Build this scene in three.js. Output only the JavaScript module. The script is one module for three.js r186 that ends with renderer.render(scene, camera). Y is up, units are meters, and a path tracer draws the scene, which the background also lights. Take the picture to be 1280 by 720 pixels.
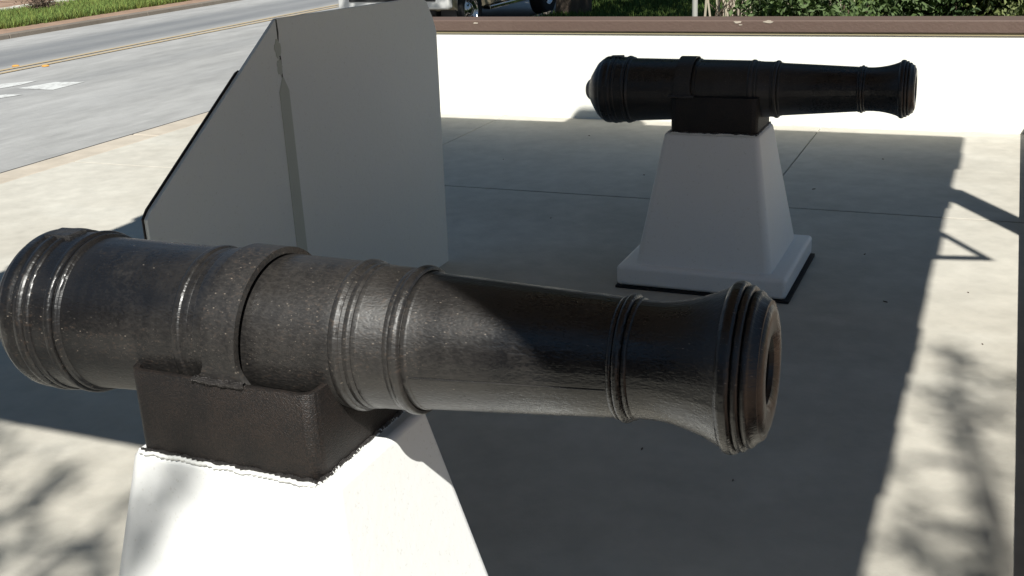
import * as THREE from 'three';
import { mergeGeometries, toCreasedNormals } from 'three/addons/utils/BufferGeometryUtils.js';
import { RoundedBoxGeometry } from 'three/addons/geometries/RoundedBoxGeometry.js';

// ---------------------------------------------------------------- camera, sky, sun, exposure
// Plan coordinates: x to the right along the gun barrels, y away along the street, z up. V() turns them into three.js space.
const V = (x, y, z) => new THREE.Vector3(x, z, -y);
const scene = new THREE.Scene();
const camera = new THREE.PerspectiveCamera(29.0, 1280 / 720, 0.05, 900);
camera.position.copy(V(0, 0, 1.6));
camera.quaternion.setFromRotationMatrix(new THREE.Matrix4().makeBasis(
  new THREE.Vector3(0.91727, -0.04479, -0.39575), new THREE.Vector3(-0.09306, 0.94205, -0.32231), new THREE.Vector3(0.38725, 0.33248, 0.85994)));
scene.add(camera);

const SUN = [0.60, -1.0, 1.25];                      // towards the sun, plan coordinates
const sunDir = V(...SUN).normalize();
{ // clear, slightly hazy spring sky: pale at the horizon, bluer overhead, brighter air round the sun
  const W = 512, Hh = 256, d = new Float32Array(W * Hh * 4), v = new THREE.Vector3(), K = 0.13;
  for (let y = 0; y < Hh; y++) for (let x = 0; x < W; x++) {
    const el = ((y + 0.5) / Hh - 0.5) * Math.PI, az = ((x + 0.5) / W - 0.5) * 2 * Math.PI;
    v.set(Math.cos(el) * Math.cos(az), Math.sin(el), Math.cos(el) * Math.sin(az));
    const h = Math.pow(1 - Math.max(0, v.y), 3), c = Math.max(0, v.dot(sunDir)), g = 1 + 0.9 * Math.pow(c, 6) + 1.6 * Math.pow(c, 40), o = (y * W + x) * 4;
    d[o] = K * g * (0.36 + 0.58 * h); d[o + 1] = K * g * (0.68 + 0.48 * h); d[o + 2] = K * g * (1.16 + 0.24 * h); d[o + 3] = 1;
  }
  const t = new THREE.DataTexture(d, W, Hh, THREE.RGBAFormat, THREE.FloatType); t.mapping = THREE.EquirectangularReflectionMapping; t.colorSpace = THREE.LinearSRGBColorSpace; t.magFilter = t.minFilter = THREE.LinearFilter; t.needsUpdate = true;
  scene.background = t; scene.environment = t;
}
const sun = new THREE.DirectionalLight(new THREE.Color(1.0, 0.985, 0.925), 5.0);
sun.position.copy(sunDir.clone().multiplyScalar(40).add(V(-2, 5, 0))); sun.target.position.copy(V(-2, 5, 0));
sun.castShadow = true; sun.shadow.mapSize.set(4096, 4096); sun.shadow.radius = 1.0;
Object.assign(sun.shadow.camera, { left: -24, right: 24, top: 24, bottom: -24, near: 1, far: 120 });
scene.add(sun, sun.target);
const renderer = new THREE.WebGLRenderer({ antialias: true });
renderer.toneMapping = THREE.LinearToneMapping;
renderer.toneMappingExposure = 1.45;
renderer.shadowMap.enabled = true;

// ---------------------------------------------------------------- helpers
let seed = 12345;
const rnd = () => { seed = (seed * 1664525 + 1013904223) >>> 0; return seed / 4294967296; };
const rr = (a, b) => a + (b - a) * rnd();
function gauss() { return Math.sqrt(-2 * Math.log(rnd() + 1e-9)) * Math.cos(6.2832 * rnd()); }
const used = {};
function numbered(n) { used[n] = (used[n] || 0) + 1; return used[n] === 1 ? n : n + '_' + String(used[n] - 1).padStart(3, '0'); }
function shadow(o) { o.castShadow = true; o.receiveShadow = true; return o; }
const UPZ = (g) => g.rotateX(-Math.PI / 2);           // plan-built geometry (z up) to three.js
function mesh(name, geo, mat, parent) { const m = shadow(new THREE.Mesh(geo, mat)); m.name = name; parent.add(m); return m; }
function thing(name, label, category, pos = [0, 0, 0], group) {
  const g = new THREE.Group(); g.name = numbered(name); g.position.copy(V(...pos)); scene.add(g);
  g.userData = { label, category }; if (group) g.userData.group = group; return g;
}
function structure(name, pos = [0, 0, 0]) { const g = new THREE.Group(); g.name = name; g.position.copy(V(...pos)); g.userData.kind = 'structure'; scene.add(g); return g; }
// merge that tolerates mixed indexed / non-indexed input
function merge(list) { return mergeGeometries(list.map((g) => { const n = g.index ? g.toNonIndexed() : g; for (const k of Object.keys(n.attributes)) if (!['position', 'normal', 'uv', 'color'].includes(k)) n.deleteAttribute(k); return n; })); }
function boxG(x0, x1, y0, y1, z0, z1, r = 0) {       // plan-coordinate box, uv in metres
  const g = r ? new RoundedBoxGeometry(x1 - x0, y1 - y0, z1 - z0, 3, r) : new THREE.BoxGeometry(x1 - x0, y1 - y0, z1 - z0);
  g.translate((x0 + x1) / 2, (y0 + y1) / 2, (z0 + z1) / 2); return boxUV(g);
}
function boxUV(g) {                                   // triplanar uv in metres for plan-coordinate geometry
  if (g.index) g = g.toNonIndexed();
  const p = g.attributes.position, n = g.attributes.normal, uv = new Float32Array(p.count * 2);
  for (let i = 0; i < p.count; i += 3) {
    let ax = 0, ay = 0, az = 0;
    for (let k = 0; k < 3; k++) { ax += Math.abs(n.getX(i + k)); ay += Math.abs(n.getY(i + k)); az += Math.abs(n.getZ(i + k)); }
    for (let k = 0; k < 3; k++) {
      const j = i + k, x = p.getX(j), y = p.getY(j), z = p.getZ(j);
      const [u, v] = az >= ax && az >= ay ? [x, y] : ax >= ay ? [y, z] : [x, z];
      uv[j * 2] = u; uv[j * 2 + 1] = v;
    }
  }
  g.setAttribute('uv', new THREE.BufferAttribute(uv, 2)); return g;
}
// ---- tileable noise
function lattice(n, s) { let t = s >>> 0 || 1; const a = new Float32Array(n * n); for (let i = 0; i < n * n; i++) { t ^= t << 13; t >>>= 0; t ^= t >>> 17; t ^= t << 5; t >>>= 0; a[i] = t / 4294967296; } return a; }
function noiseField(size, base, oct, gain, s, ax = 1, ay = 1) {
  const out = new Float32Array(size * size); let amp = 1, tot = 0;
  for (let o = 0; o < oct; o++) {
    const n = base << o, nx = n * ax, ny = n * ay, m = Math.max(nx, ny), L = lattice(m, s * 7919 + o * 104729 + 17);
    for (let y = 0; y < size; y++) {
      const fy = y / size * ny, iy = Math.floor(fy), ty = fy - iy, sy = ty * ty * (3 - 2 * ty), r0 = (iy % ny) * m, r1 = ((iy + 1) % ny) * m;
      for (let x = 0; x < size; x++) {
        const fx = x / size * nx, ix = Math.floor(fx), tx = fx - ix, sx = tx * tx * (3 - 2 * tx), c0 = ix % nx, c1 = (ix + 1) % nx;
        out[y * size + x] += amp * ((L[r0 + c0] * (1 - sx) + L[r0 + c1] * sx) * (1 - sy) + (L[r1 + c0] * (1 - sx) + L[r1 + c1] * sx) * sy);
      }
    }
    tot += amp; amp *= gain;
  }
  for (let i = 0; i < out.length; i++) out[i] /= tot;
  return out;
}
const clamp = (v, a = 0, b = 1) => Math.min(b, Math.max(a, v));
const sm = (a, b, v) => { const t = clamp((v - a) / (b - a)); return t * t * (3 - 2 * t); };
const enc = (v) => { v = clamp(v); return 255 * (v <= 0.0031308 ? 12.92 * v : 1.055 * Math.pow(v, 1 / 2.4) - 0.055); };
function tex(size, fn, color, rep = 1, repY = rep) {   // fn(i, x, y) gives [r, g, b] linear, or a number
  const d = new Uint8Array(size * size * 4);
  for (let i = 0; i < size * size; i++) {
    const c = fn(i, i % size, (i / size) | 0);
    if (color) { d[i * 4] = enc(c[0]); d[i * 4 + 1] = enc(c[1]); d[i * 4 + 2] = enc(c[2]); } else d[i * 4] = d[i * 4 + 1] = d[i * 4 + 2] = clamp(c) * 255;
    d[i * 4 + 3] = 255;
  }
  const t = new THREE.DataTexture(d, size, size); t.wrapS = t.wrapT = THREE.RepeatWrapping; t.magFilter = THREE.LinearFilter; t.minFilter = THREE.LinearMipmapLinearFilter; t.generateMipmaps = true;
  if (color) t.colorSpace = THREE.SRGBColorSpace; t.repeat.set(rep, repY); t.needsUpdate = true; return t;
}
const mix3 = (a, b, t) => [a[0] + (b[0] - a[0]) * t, a[1] + (b[1] - a[1]) * t, a[2] + (b[2] - a[2]) * t];
const std = (o) => new THREE.MeshStandardMaterial(o);
const rgb = (r, g, b) => new THREE.Color().setRGB(r, g, b);

// ---------------------------------------------------------------- materials
const n8 = noiseField(1024, 4, 7, 0.55, 3), nFine = noiseField(1024, 64, 4, 0.6, 5), nBig = noiseField(1024, 2, 4, 0.5, 9), nSt = noiseField(1024, 6, 5, 0.55, 21, 1, 3);
const M = {};
{
  const conc = tex(1024, (i) => {
    let c = mix3([0.425, 0.39, 0.335], [0.515, 0.48, 0.42], sm(0.25, 0.75, n8[i]));
    c = mix3(c, [0.30, 0.245, 0.18], 0.42 * sm(0.58, 0.80, nBig[i]) * sm(0.35, 0.65, n8[i]));
    c = mix3(c, [0.56, 0.535, 0.48], 0.25 * sm(0.55, 0.8, nSt[i]));
    const f = 0.86 + 0.28 * nFine[i]; return [c[0] * f, c[1] * f, c[2] * f];
  }, true, 1 / 5.3);
  const concB = tex(1024, (i) => 0.5 * nFine[i] + 0.5 * n8[(i * 7) % n8.length], false, 1 / 0.9);
  M.concrete = std({ map: conc, color: rgb(0.985, 1, 0.995), roughness: 0.93, bumpMap: concB, bumpScale: 0.0012 });
  M.kerbConcrete = std({ map: conc, color: rgb(0.92, 0.86, 0.8), roughness: 0.93, bumpMap: concB, bumpScale: 0.0015 });
  M.oldKerb = std({ map: conc, color: rgb(0.34, 0.31, 0.29), roughness: 1 });
  M.jointDark = std({ color: rgb(0.045, 0.04, 0.036), roughness: 1 });
  const nRoad = noiseField(1024, 8, 6, 0.6, 61, 4, 1), nRoad2 = noiseField(1024, 3, 5, 0.6, 67, 3, 1);
  const asp = tex(1024, (i, x) => {                    // u across the road (0 = far kerb), v along it: tyre-dark tracks are streaked rubber and oil
    const X = -13.95 + 7.83 * x / 1024, tr = (c, w) => Math.exp(-(((X - c) / w) ** 2));
    const k = clamp(0.75 * tr(-12.55, 0.42) + 0.85 * tr(-11.65, 0.38) + 0.22 * tr(-12.1, 0.5) + 0.25 * tr(-9.5, 0.35) + 0.14 * tr(-8.2, 0.4));
    let v = 0.315 + 0.10 * (n8[i] - 0.5) + 0.12 * (nFine[i] - 0.5) + 0.10 * (nRoad[i] - 0.5);
    const d = clamp(k * (0.55 + 0.9 * nRoad2[i]) + 0.35 * k * (nRoad[i] - 0.5));
    return mix3([v * 1.02, v, v * 0.965], [0.128, 0.133, 0.142], d * 0.85);
  }, true, 1);
  M.asphalt = std({ map: asp, roughness: 0.92, bumpMap: tex(512, (i, x, y) => nFine[y * 1024 + x], false, 6, 18), bumpScale: 0.004 });
  const yel = (a, b) => tex(512, (i, x, y) => mix3(a, b, sm(0.48, 0.72, nFine[y * 1024 + x] * 0.7 + n8[y * 1024 + x] * 0.3)), true, 1 / 1.3);
  M.yellowPaint = std({ map: yel([0.41, 0.315, 0.19], [0.315, 0.285, 0.235]), roughness: 0.8 });
  M.whitePaint = std({ map: yel([0.56, 0.56, 0.545], [0.36, 0.355, 0.34]), roughness: 0.8 });
  M.orangeDot = std({ color: rgb(0.62, 0.30, 0.06), roughness: 0.45 });
  const soilMap = tex(512, (i, x, y) => { const k = y * 1024 + x, f = 0.7 + 0.6 * nFine[k]; const c = mix3([0.20, 0.115, 0.072], [0.32, 0.22, 0.155], n8[k]); return [c[0] * f, c[1] * f, c[2] * f]; }, true, 1 / 2.7);
  M.soil = std({ map: soilMap, roughness: 1, bumpMap: tex(512, (i, x, y) => n8[y * 1024 + x], false, 1 / 1.7), bumpScale: 0.04 });
  const turf = tex(512, (i, x, y) => { const k = y * 1024 + x, f = 0.6 + 0.8 * nFine[k]; const c = mix3([0.045, 0.09, 0.018], [0.11, 0.15, 0.04], n8[k]); return [c[0] * f, c[1] * f, c[2] * f]; }, true, 1 / 2.3);
  M.turf = std({ map: turf, roughness: 1 });
  // paints
  const wp = tex(1024, (i) => { let c = mix3([0.79, 0.79, 0.77], [0.845, 0.845, 0.825], n8[i]); c = mix3(c, [0.55, 0.53, 0.48], 0.4 * sm(0.735, 0.78, nFine[(i * 5 + 77) % nFine.length])); return c; }, true, 1 / 1.9);
  const wpB = tex(512, (i, x, y) => 0.75 * nFine[y * 1024 + x] + 0.25 * n8[y * 1024 + x], false, 1 / 0.45);
  M.whiteMasonry = std({ map: wp, roughness: 0.55, bumpMap: wpB, bumpScale: 0.0006 });
  M.creamWall = std({ map: wp, color: rgb(1.0, 0.985, 0.92), roughness: 0.8, bumpMap: tex(512, (i, x, y) => 0.6 * n8[y * 1024 + x] + 0.4 * nFine[y * 1024 + x], false, 1 / 1.1), bumpScale: 0.004 });
  M.panelPaint = std({ map: wp, color: rgb(0.91, 0.945, 0.93), roughness: 0.5, bumpMap: wpB, bumpScale: 0.0006 });
  M.sealant = std({ color: rgb(0.50, 0.53, 0.47), roughness: 0.85 });
  M.crack = std({ color: rgb(0.10, 0.10, 0.09), roughness: 1 });
  const bp = tex(512, (i, x, y) => { const k = y * 1024 + x; return mix3([0.102, 0.064, 0.049], [0.133, 0.09, 0.071], n8[k] * 0.6 + nFine[k] * 0.4); }, true, 1 / 1.7);
  M.brownPaint = std({ map: bp, roughness: 0.6, bumpMap: wpB, bumpScale: 0.002 });
  M.brownDark = std({ color: rgb(0.06, 0.042, 0.036), roughness: 0.8 });
  M.olivePaint = std({ color: rgb(0.34, 0.29, 0.17), roughness: 0.8 });
  M.underlay = std({ color: rgb(0.012, 0.012, 0.014), roughness: 0.9 });  // black for the shadow line painted in under the plinths
  // gun paint: black enamel, speckled and weathered
  const gs = 2048, g1 = noiseField(1024, 256, 2, 0.8, 41), gs1 = noiseField(1024, 5, 5, 0.7, 71, 1, 10), g2 = noiseField(1024, 5, 6, 0.6, 43), g3 = noiseField(1024, 3, 5, 0.55, 47, 1, 4);
  const speck = new Float32Array(1024 * 1024); let t = 991;
  const rs = () => { t = (t * 1664525 + 1013904223) >>> 0; return t / 4294967296; };
  for (let k = 0; k < 8000; k++) { const x = (rs() * 1024) | 0, y = (rs() * 1024) | 0, r = rs() < 0.9 ? 1 : 2, a = 0.4 + 0.6 * rs(); if (g2[y * 1024 + x] < 0.42 + 0.2 * rs()) continue; for (let dy = 0; dy < r; dy++) for (let dx = 0; dx < r; dx++) speck[((y + dy) % 1024) * 1024 + (x + dx) % 1024] = a; }
  // texture rows run along the barrel (row 0 = cascabel, last row = muzzle): bare weathered paint lies round the reinforces, flaked and speckled
  const worn = (i) => { const a = ((i / 1024) | 0) / 1024 * 1.52 - 0.12; return sm(0.18, 0.52, a + 0.5 * (g2[i] - 0.5)) * sm(1.12, 0.62, a + 0.7 * (g3[i] - 0.5)); };
  const gunMap = tex(1024, (i) => {
    let c = mix3([0.005, 0.005, 0.0058], [0.0115, 0.0105, 0.010], sm(0.3, 0.75, 0.5 * gs1[i] + 0.5 * g2[i]));
    const w = worn(i);
    c = mix3(c, [0.034, 0.0308, 0.028], w * (0.35 + 0.35 * sm(0.25, 0.75, g1[i]) + 0.5 * (gs1[i] - 0.35)));
    c = mix3(c, [0.035, 0.031, 0.028], 0.4 * (1 - w) * sm(0.45, 0.8, g3[i]) * sm(0.35, 0.75, g1[i]));
    c = mix3(c, [0.075, 0.045, 0.028], 0.25 * sm(0.66, 0.78, g1[i]) * sm(0.5, 0.65, g2[i]));
    return mix3(c, [0.30, 0.25, 0.20], 0.6 * speck[i]);
  }, true, 1);
  const gunR = tex(1024, (i) => 0.27 + 0.16 * sm(0.35, 0.7, g2[i]) + 0.09 * worn(i) + 0.14 * (g1[i] - 0.5) + 0.16 * (gs1[i] - 0.5), false, 1);
  const gunB = tex(1024, (i) => 0.7 * g1[i] + 0.3 * gs1[i], false, 1);
  M.gun = new THREE.MeshPhysicalMaterial({ map: gunMap, roughness: 1, roughnessMap: gunR, bumpMap: gunB, bumpScale: 0.0009, metalness: 0, clearcoat: 0.3, clearcoatRoughness: 0.42 });
  const steel = tex(1024, (i) => { let c = mix3([0.0045, 0.0036, 0.0033], [0.019, 0.0125, 0.0095], sm(0.4, 0.68, g1[i] * 0.6 + g2[i] * 0.4)); return mix3(c, [0.15, 0.11, 0.09], 0.5 * speck[i]); }, true, 2.2);
  M.steel = std({ map: steel, roughness: 0.58, bumpMap: tex(1024, (i) => g1[i], false, 2.2), bumpScale: 0.0012 });
  M.weld = std({ color: rgb(0.13, 0.12, 0.115), roughness: 0.3, metalness: 0.7, bumpMap: tex(1024, (i) => g1[i], false, 9), bumpScale: 0.002 });
  M.caulkGlint = std({ color: rgb(0.75, 0.75, 0.72), roughness: 0.3 });  // white sealant, bright enough to double as painted weld highlights
  M.bore = M.gun;
  // vehicle
  M.carPaint = new THREE.MeshPhysicalMaterial({ color: rgb(0.36, 0.31, 0.22), roughness: 0.35, metalness: 0.2, clearcoat: 1, clearcoatRoughness: 0.08 });
  M.chrome = std({ color: rgb(0.75, 0.75, 0.76), roughness: 0.12, metalness: 1 });
  M.bumper = std({ color: rgb(0.62, 0.62, 0.60), roughness: 0.3, metalness: 0.3 });
  M.rubber = std({ color: rgb(0.022, 0.022, 0.023), roughness: 0.85 });
  M.blackPlastic = std({ color: rgb(0.015, 0.015, 0.016), roughness: 0.6 });
  M.glass = new THREE.MeshPhysicalMaterial({ color: rgb(0.03, 0.04, 0.045), roughness: 0.05, clearcoat: 1 });
  M.tailLight = std({ color: rgb(0.35, 0.02, 0.02), roughness: 0.25 });
  M.plate = std({ color: rgb(0.7, 0.7, 0.68), roughness: 0.4 });
  // plants
  const bk = tex(512, (i, x, y) => { const k = y * 1024 + x; return mix3([0.055, 0.04, 0.03], [0.16, 0.12, 0.09], nSt[k] * 0.5 + nFine[k] * 0.5); }, true, 1);
  M.bark = std({ map: bk, roughness: 1, bumpMap: tex(512, (i, x, y) => nFine[y * 1024 + x], false, 1), bumpScale: 0.02 });
  const leaf = (r, g, b) => new THREE.MeshPhysicalMaterial({ color: rgb(r, g, b), roughness: 0.75, side: THREE.DoubleSide, transmission: 0.25, thickness: 0 });
  M.leafDark = leaf(0.045, 0.085, 0.02); M.leafMid = leaf(0.085, 0.135, 0.035); M.leafYellow = leaf(0.16, 0.19, 0.055);
  M.grassBlade = std({ color: rgb(0.12, 0.185, 0.042), roughness: 0.9, side: THREE.DoubleSide });
  M.lawnBlade = std({ color: rgb(0.07, 0.13, 0.025), roughness: 0.9, side: THREE.DoubleSide });
  M.straw = std({ color: rgb(0.42, 0.36, 0.28), roughness: 0.9, side: THREE.DoubleSide });
  M.twig = std({ color: rgb(0.10, 0.07, 0.05), roughness: 1, side: THREE.DoubleSide });
  M.postMetal = std({ color: rgb(0.42, 0.41, 0.38), roughness: 0.5, metalness: 0.2 });
  M.roofSheet = std({ color: rgb(0.30, 0.26, 0.22), roughness: 0.6, metalness: 0.1 });
  M.timber = std({ color: rgb(0.11, 0.065, 0.045), roughness: 0.7 });
}

// ---------------------------------------------------------------- the setting
const RZ = -0.12;                                     // road level
{
  const g = structure('ground');
  const pg = new THREE.PlaneGeometry(700, 700, 1, 1); const uv = pg.attributes.uv; for (let i = 0; i < uv.count; i++) uv.setXY(i, uv.getX(i) * 700, uv.getY(i) * 700);
  mesh('ground_sheet', UPZ(pg.translate(0, 0, -0.17)), M.soil, g);
}
{
  const road = structure('road');
  { const g = boxG(-13.95, -6.12, -60, 140, RZ - 0.04, RZ), uv = g.attributes.uv, p = g.attributes.position; for (let i = 0; i < uv.count; i++) uv.setXY(i, (p.getX(i) + 13.95) / 7.83, p.getY(i) / 22); mesh('asphalt', UPZ(g), M.asphalt, road); }
  // darker worn lane on the far side: uneven strip with its own outline
  const strip = (xa, xb, wob, name, mat, dz) => {
    const P = [], I = [], n = 160; for (let k = 0; k <= n; k++) { const y = -10 + k * 0.5; const a = wob * (n8[(k * 13) % 1024 + 1024 * 40] - 0.5), b = wob * (n8[(k * 11 + 300) % 1024 + 1024 * 90] - 0.5); P.push(xa + a, y, RZ + dz, xb + b, y, RZ + dz); if (k < n) I.push(2 * k, 2 * k + 1, 2 * k + 2, 2 * k + 1, 2 * k + 3, 2 * k + 2); }
    let g = new THREE.BufferGeometry(); g.setAttribute('position', new THREE.Float32BufferAttribute(P, 3)); g.setIndex(I); g.computeVertexNormals(); mesh(name, UPZ(boxUV(g)), mat, road);
  };
  strip(-11.13, -11.03, 0.02, 'yellow_line', M.yellowPaint, 0.008);
  strip(-10.93, -10.83, 0.02, 'yellow_line', M.yellowPaint, 0.008);
  const mark = (pts) => { const s = new THREE.Shape(pts.map((p) => new THREE.Vector2(p[0], p[1]))); mesh('white_marking', UPZ(boxUV(new THREE.ShapeGeometry(s).translate(0, 0, RZ + 0.004))), M.whitePaint, road); };
  mark([[-9.70, 8.86], [-9.58, 9.30], [-9.22, 9.36], [-9.17, 8.84]].map(([x, y]) => [x, y]));
  mark([[-10.4, 8.4], [-10.25, 9.0], [-9.90, 9.35], [-9.86, 9.05], [-10.0, 8.35]]);
  mark([[-9.75, 7.7], [-9.62, 8.25], [-9.50, 8.52], [-9.27, 8.55], [-9.36, 8.30], [-9.30, 7.7]]);
}
for (const [x, y] of [[-11.20, 10.28], [-10.75, 10.32]]) {
  const g = new THREE.LatheGeometry([[0, 0.014], [0.026, 0.013], [0.04, 0.008], [0.046, 0]].map(([a, b]) => new THREE.Vector2(a, b)), 24);
  const o = thing('road_stud', 'round orange raised marker beside the yellow centre line of the road', 'road marker', [x, y, RZ + 0.006], 'orange markers on the centre line'); mesh('dome', g, M.orangeDot, o);
}
{
  const k = structure('kerb');                         // near kerb: top level with the plaza, in sections
  for (let y = -12; y < 40; y += 3.1) mesh('kerb_stone', UPZ(boxG(-6.115, -5.86, y, y + 3.09, -0.17, -0.004, 0.012)), M.kerbConcrete, k);
  mesh('kerb_edge', UPZ(boxG(-6.14, -6.117, -12, 40, -0.17, -0.008)), M.jointDark, k);
  const f = structure('far_kerb');
  for (let y = -12; y < 70; y += 3.1) mesh('kerb_stone', UPZ(boxG(-14.12, -13.94, y, y + 3.09, -0.17, -0.05, 0.015)), M.oldKerb, f);
}
{
  const p = structure('plaza');
  mesh('underlay', UPZ(boxG(-5.86, 0.25, -8, 7.82, -0.16, -0.022)), M.jointDark, p);
  const xs = [-5.845, -3.5, -1.12, 0.252], gap = 0.008;
  const slab = (x0, x1, y0, y1) => { const g = boxG(x0 + 0.0035, x1 - 0.0035, y0 + gap, y1 - gap, -0.10, 0, 0.004); mesh('slab', UPZ(g), M.concrete, p); };
  for (let i = 0; i < 3; i++) slab(xs[i], xs[i + 1], 5.7, 7.792);
  slab(xs[0], 0.252, 1.6, 5.7); slab(xs[0], 0.252, -2.4, 1.6); slab(xs[0], 0.252, -8, -2.4);
}
{
  const l = structure('lawn');
  mesh('turf', UPZ(boxG(-5.86, 30, 8.02, 45, -0.16, -0.012)), M.turf, l);
}
{
  const v = structure('verge');
  mesh('soil_bank', UPZ(boxG(-40, -14.12, -12, 90, -0.168, -0.062)), M.soil, v);
}

// ---------------------------------------------------------------- low white wall with brown coping
{
  const w = thing('boundary_wall', 'long low white wall with brown coping behind the guns', 'wall', [-1, 7.9, 0]);
  const ox = 1, oy = -7.9, L = (g) => UPZ(g.translate(ox, oy, 0));
  mesh('wall_body', L(boxG(-4.72, 3.2, 7.80, 8.0, -0.1, 0.622)), M.creamWall, w);
  mesh('drip_strip', L(boxG(-4.74, 3.2, 7.790, 8.01, 0.622, 0.638)), M.olivePaint, w);
  mesh('coping', L(boxG(-4.76, 3.2, 7.778, 8.03, 0.638, 0.72, 0.008)), M.brownPaint, w);
  for (const [x, z, a] of [[-1.71, 0.708, 0.030], [-1.50, 0.711, 0.036], [-1.69, 0.690, 0.014], [-3.7, 0.70, 0.02]]) { // chips in the brown paint
    const p = []; for (let i = 0; i < 11; i++) { const q = i / 11 * 6.283, f = 0.6 + 0.5 * Math.abs(Math.sin(q * 1.7 + x * 9)); p.push(new THREE.Vector2(a * f * Math.cos(q), 0.28 * a * f * Math.sin(q))); }
    mesh('paint_chip', L(boxUV(new THREE.ExtrudeGeometry(new THREE.Shape(p), { depth: 0.003, bevelEnabled: false }).rotateX(Math.PI / 2).translate(x, 7.7785, z))), M.kerbConcrete, w);
  }
}
{
  const k = thing('low_kerb_wall', 'low dark brown kerb wall beside the paved forecourt', 'kerb wall', [0.3, 3, 0]);
  mesh('kerb_body', UPZ(boxG(0.25, 0.5, -2, 7.785, -0.1, 0.25, 0.01).translate(-0.3, -3, 0)), M.brownDark, k);
}

// ---------------------------------------------------------------- guns
function lathe(pts, seg = 96) { const g = new THREE.LatheGeometry(pts.map(([s, r]) => new THREE.Vector2(Math.max(r, 1e-5), s)), seg); return g; }
function ringProfile(s0, s1, r0, bumps) { // closed moulding around the axis: bumps = [[s, r], ...]
  return [[s0, r0 - 0.012], [s0, r0], ...bumps, [s1, r0], [s1, r0 - 0.012]];
}
function arc(s, r, h, w, n = 7) { const o = []; for (let i = 0; i <= n; i++) { const a = Math.PI * i / n; o.push([s - w * Math.cos(a), r + h * Math.sin(a)]); } return o; }
function makeGun(label, pos, yaw, el, K, fl = 1) {
  const S0 = 0.485, R0 = 0.135;
  const t = thing('cannon', label, 'cannon', [pos[0], pos[1], pos[2] - R0 * K], 'pair of black cannons');
  t.rotation.order = 'YXZ'; t.rotation.y = yaw; t.rotation.z = el; t.scale.setScalar(K);
  const part = (name, pts, mat = M.gun, crease = 0.7) => {
    if (fl !== 1 && mat === M.gun && name !== 'bore') pts = pts.map(([s, r]) => [s, s > 1.2 && r > 0.056 ? r * (1 + (fl - 1) * sm(1.2, 1.31, s)) : r]);
    let g = lathe(pts); 
    const uv = g.attributes.uv, p = g.attributes.position; for (let i = 0; i < uv.count; i++) uv.setXY(i, uv.getX(i), (p.getY(i) + 0.12) / 1.52);
    g = toCreasedNormals(g, crease); g.rotateZ(-Math.PI / 2); g.translate(-S0, R0, 0); return mesh(name, g, mat, t);
  };
  const bodyR = (s) => s < 0.70 ? 0.1435 - (s - 0.12) / 0.58 * 0.0175 : s < 0.8 ? 0.1225 - (s - 0.70) * 0.03 : 0.1155 - (s - 0.8) / 0.35 * 0.021;
  // barrel tube: breech to muzzle, down the bore
  const tube = []; for (let s = 0.02; s <= 0.70; s += 0.04) tube.push([s, bodyR(s)]);
  tube.push([0.70, bodyR(0.699)], [0.706, 0.1225], [0.79, bodyR(0.79)], [0.80, 0.1155]);
  for (let s = 0.84; s <= 1.16; s += 0.04) tube.push([s, bodyR(s)]);
  const neck = [[1.18, 0.0925], [1.20, 0.0925], [1.225, 0.0945], [1.25, 0.0985], [1.275, 0.1045], [1.295, 0.1115], [1.31, 0.1185], [1.316, 0.1205]];
  tube.push(...neck, [1.33, 0.112], [1.345, 0.10], [1.358, 0.096], [1.366, 0.088], [1.368, 0.080], [1.368, 0.058], [1.362, 0.052], [1.355, 0.050]);
  part('barrel', tube);
  part('bore', [[1.356, 0.0505], [1.30, 0.050], [0.75, 0.049], [0.74, 0.0]], M.bore);
  // breech
  part('cascabel', [[-0.100, 0], [-0.099, 0.018], [-0.095, 0.032], [-0.088, 0.042], [-0.080, 0.048], [-0.073, 0.054], [-0.062, 0.075], [-0.045, 0.101], [-0.026, 0.128], [-0.008, 0.1425], [0.004, 0.1455]], M.gun, 0.9);
  part('base_ring', [[0.0, 0.13], [0.0, 0.1465], [0.004, 0.150], [0.011, 0.1527], [0.02, 0.1535], [0.028, 0.1525], [0.033, 0.150], [0.037, 0.1495], ...arc(0.049, 0.1500, 0.006, 0.010), [0.061, 0.1500], ...arc(0.069, 0.1497, 0.0042, 0.007), [0.080, 0.1498], [0.100, 0.1492], [0.108, 0.1488], ...arc(0.116, 0.1482, 0.006, 0.0085), ...arc(0.131, 0.1455, 0.0038, 0.006), [0.140, 0.143], [0.142, 0.13]], M.gun, 0.6);
  const ring = (name, c, hs) => { const pts = [[c - hs[0][1] * 1.6 - 0.012, bodyR(c) - 0.012]]; for (const [d, w, h] of hs) pts.push(...arc(c + d, bodyR(c + d) - 0.001, h, w)); pts.push([pts[pts.length - 1][0] + 0.012, bodyR(c) - 0.012]); part(name, pts, M.gun, 0.6); };
  ring('reinforce_ring', 0.385, [[0, 0.009, 0.0050], [0.018, 0.006, 0.0016]]);
  part('reinforce_band', [[0.36 + 0.06, bodyR(0.42) - 0.01], [0.42, bodyR(0.42) + 0.0015], [0.425, bodyR(0.425) + 0.004], [0.45, bodyR(0.45) + 0.004], [0.455, bodyR(0.455) - 0.01]]);
  ring('reinforce_ring', 0.688, [[0, 0.010, 0.0055], [0.020, 0.008, 0.0036]]);
  ring('reinforce_ring', 0.722, [[0, 0.007, 0.0022]]);
  ring('reinforce_ring', 0.792, [[-0.012, 0.007, 0.0025], [0.001, 0.010, 0.0078], [0.016, 0.007, 0.0024]]);
  ring('astragal_ring', 1.152, [[-0.011, 0.0048, 0.004], [0, 0.0075, 0.0085], [0.0115, 0.0048, 0.004]]);
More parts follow.
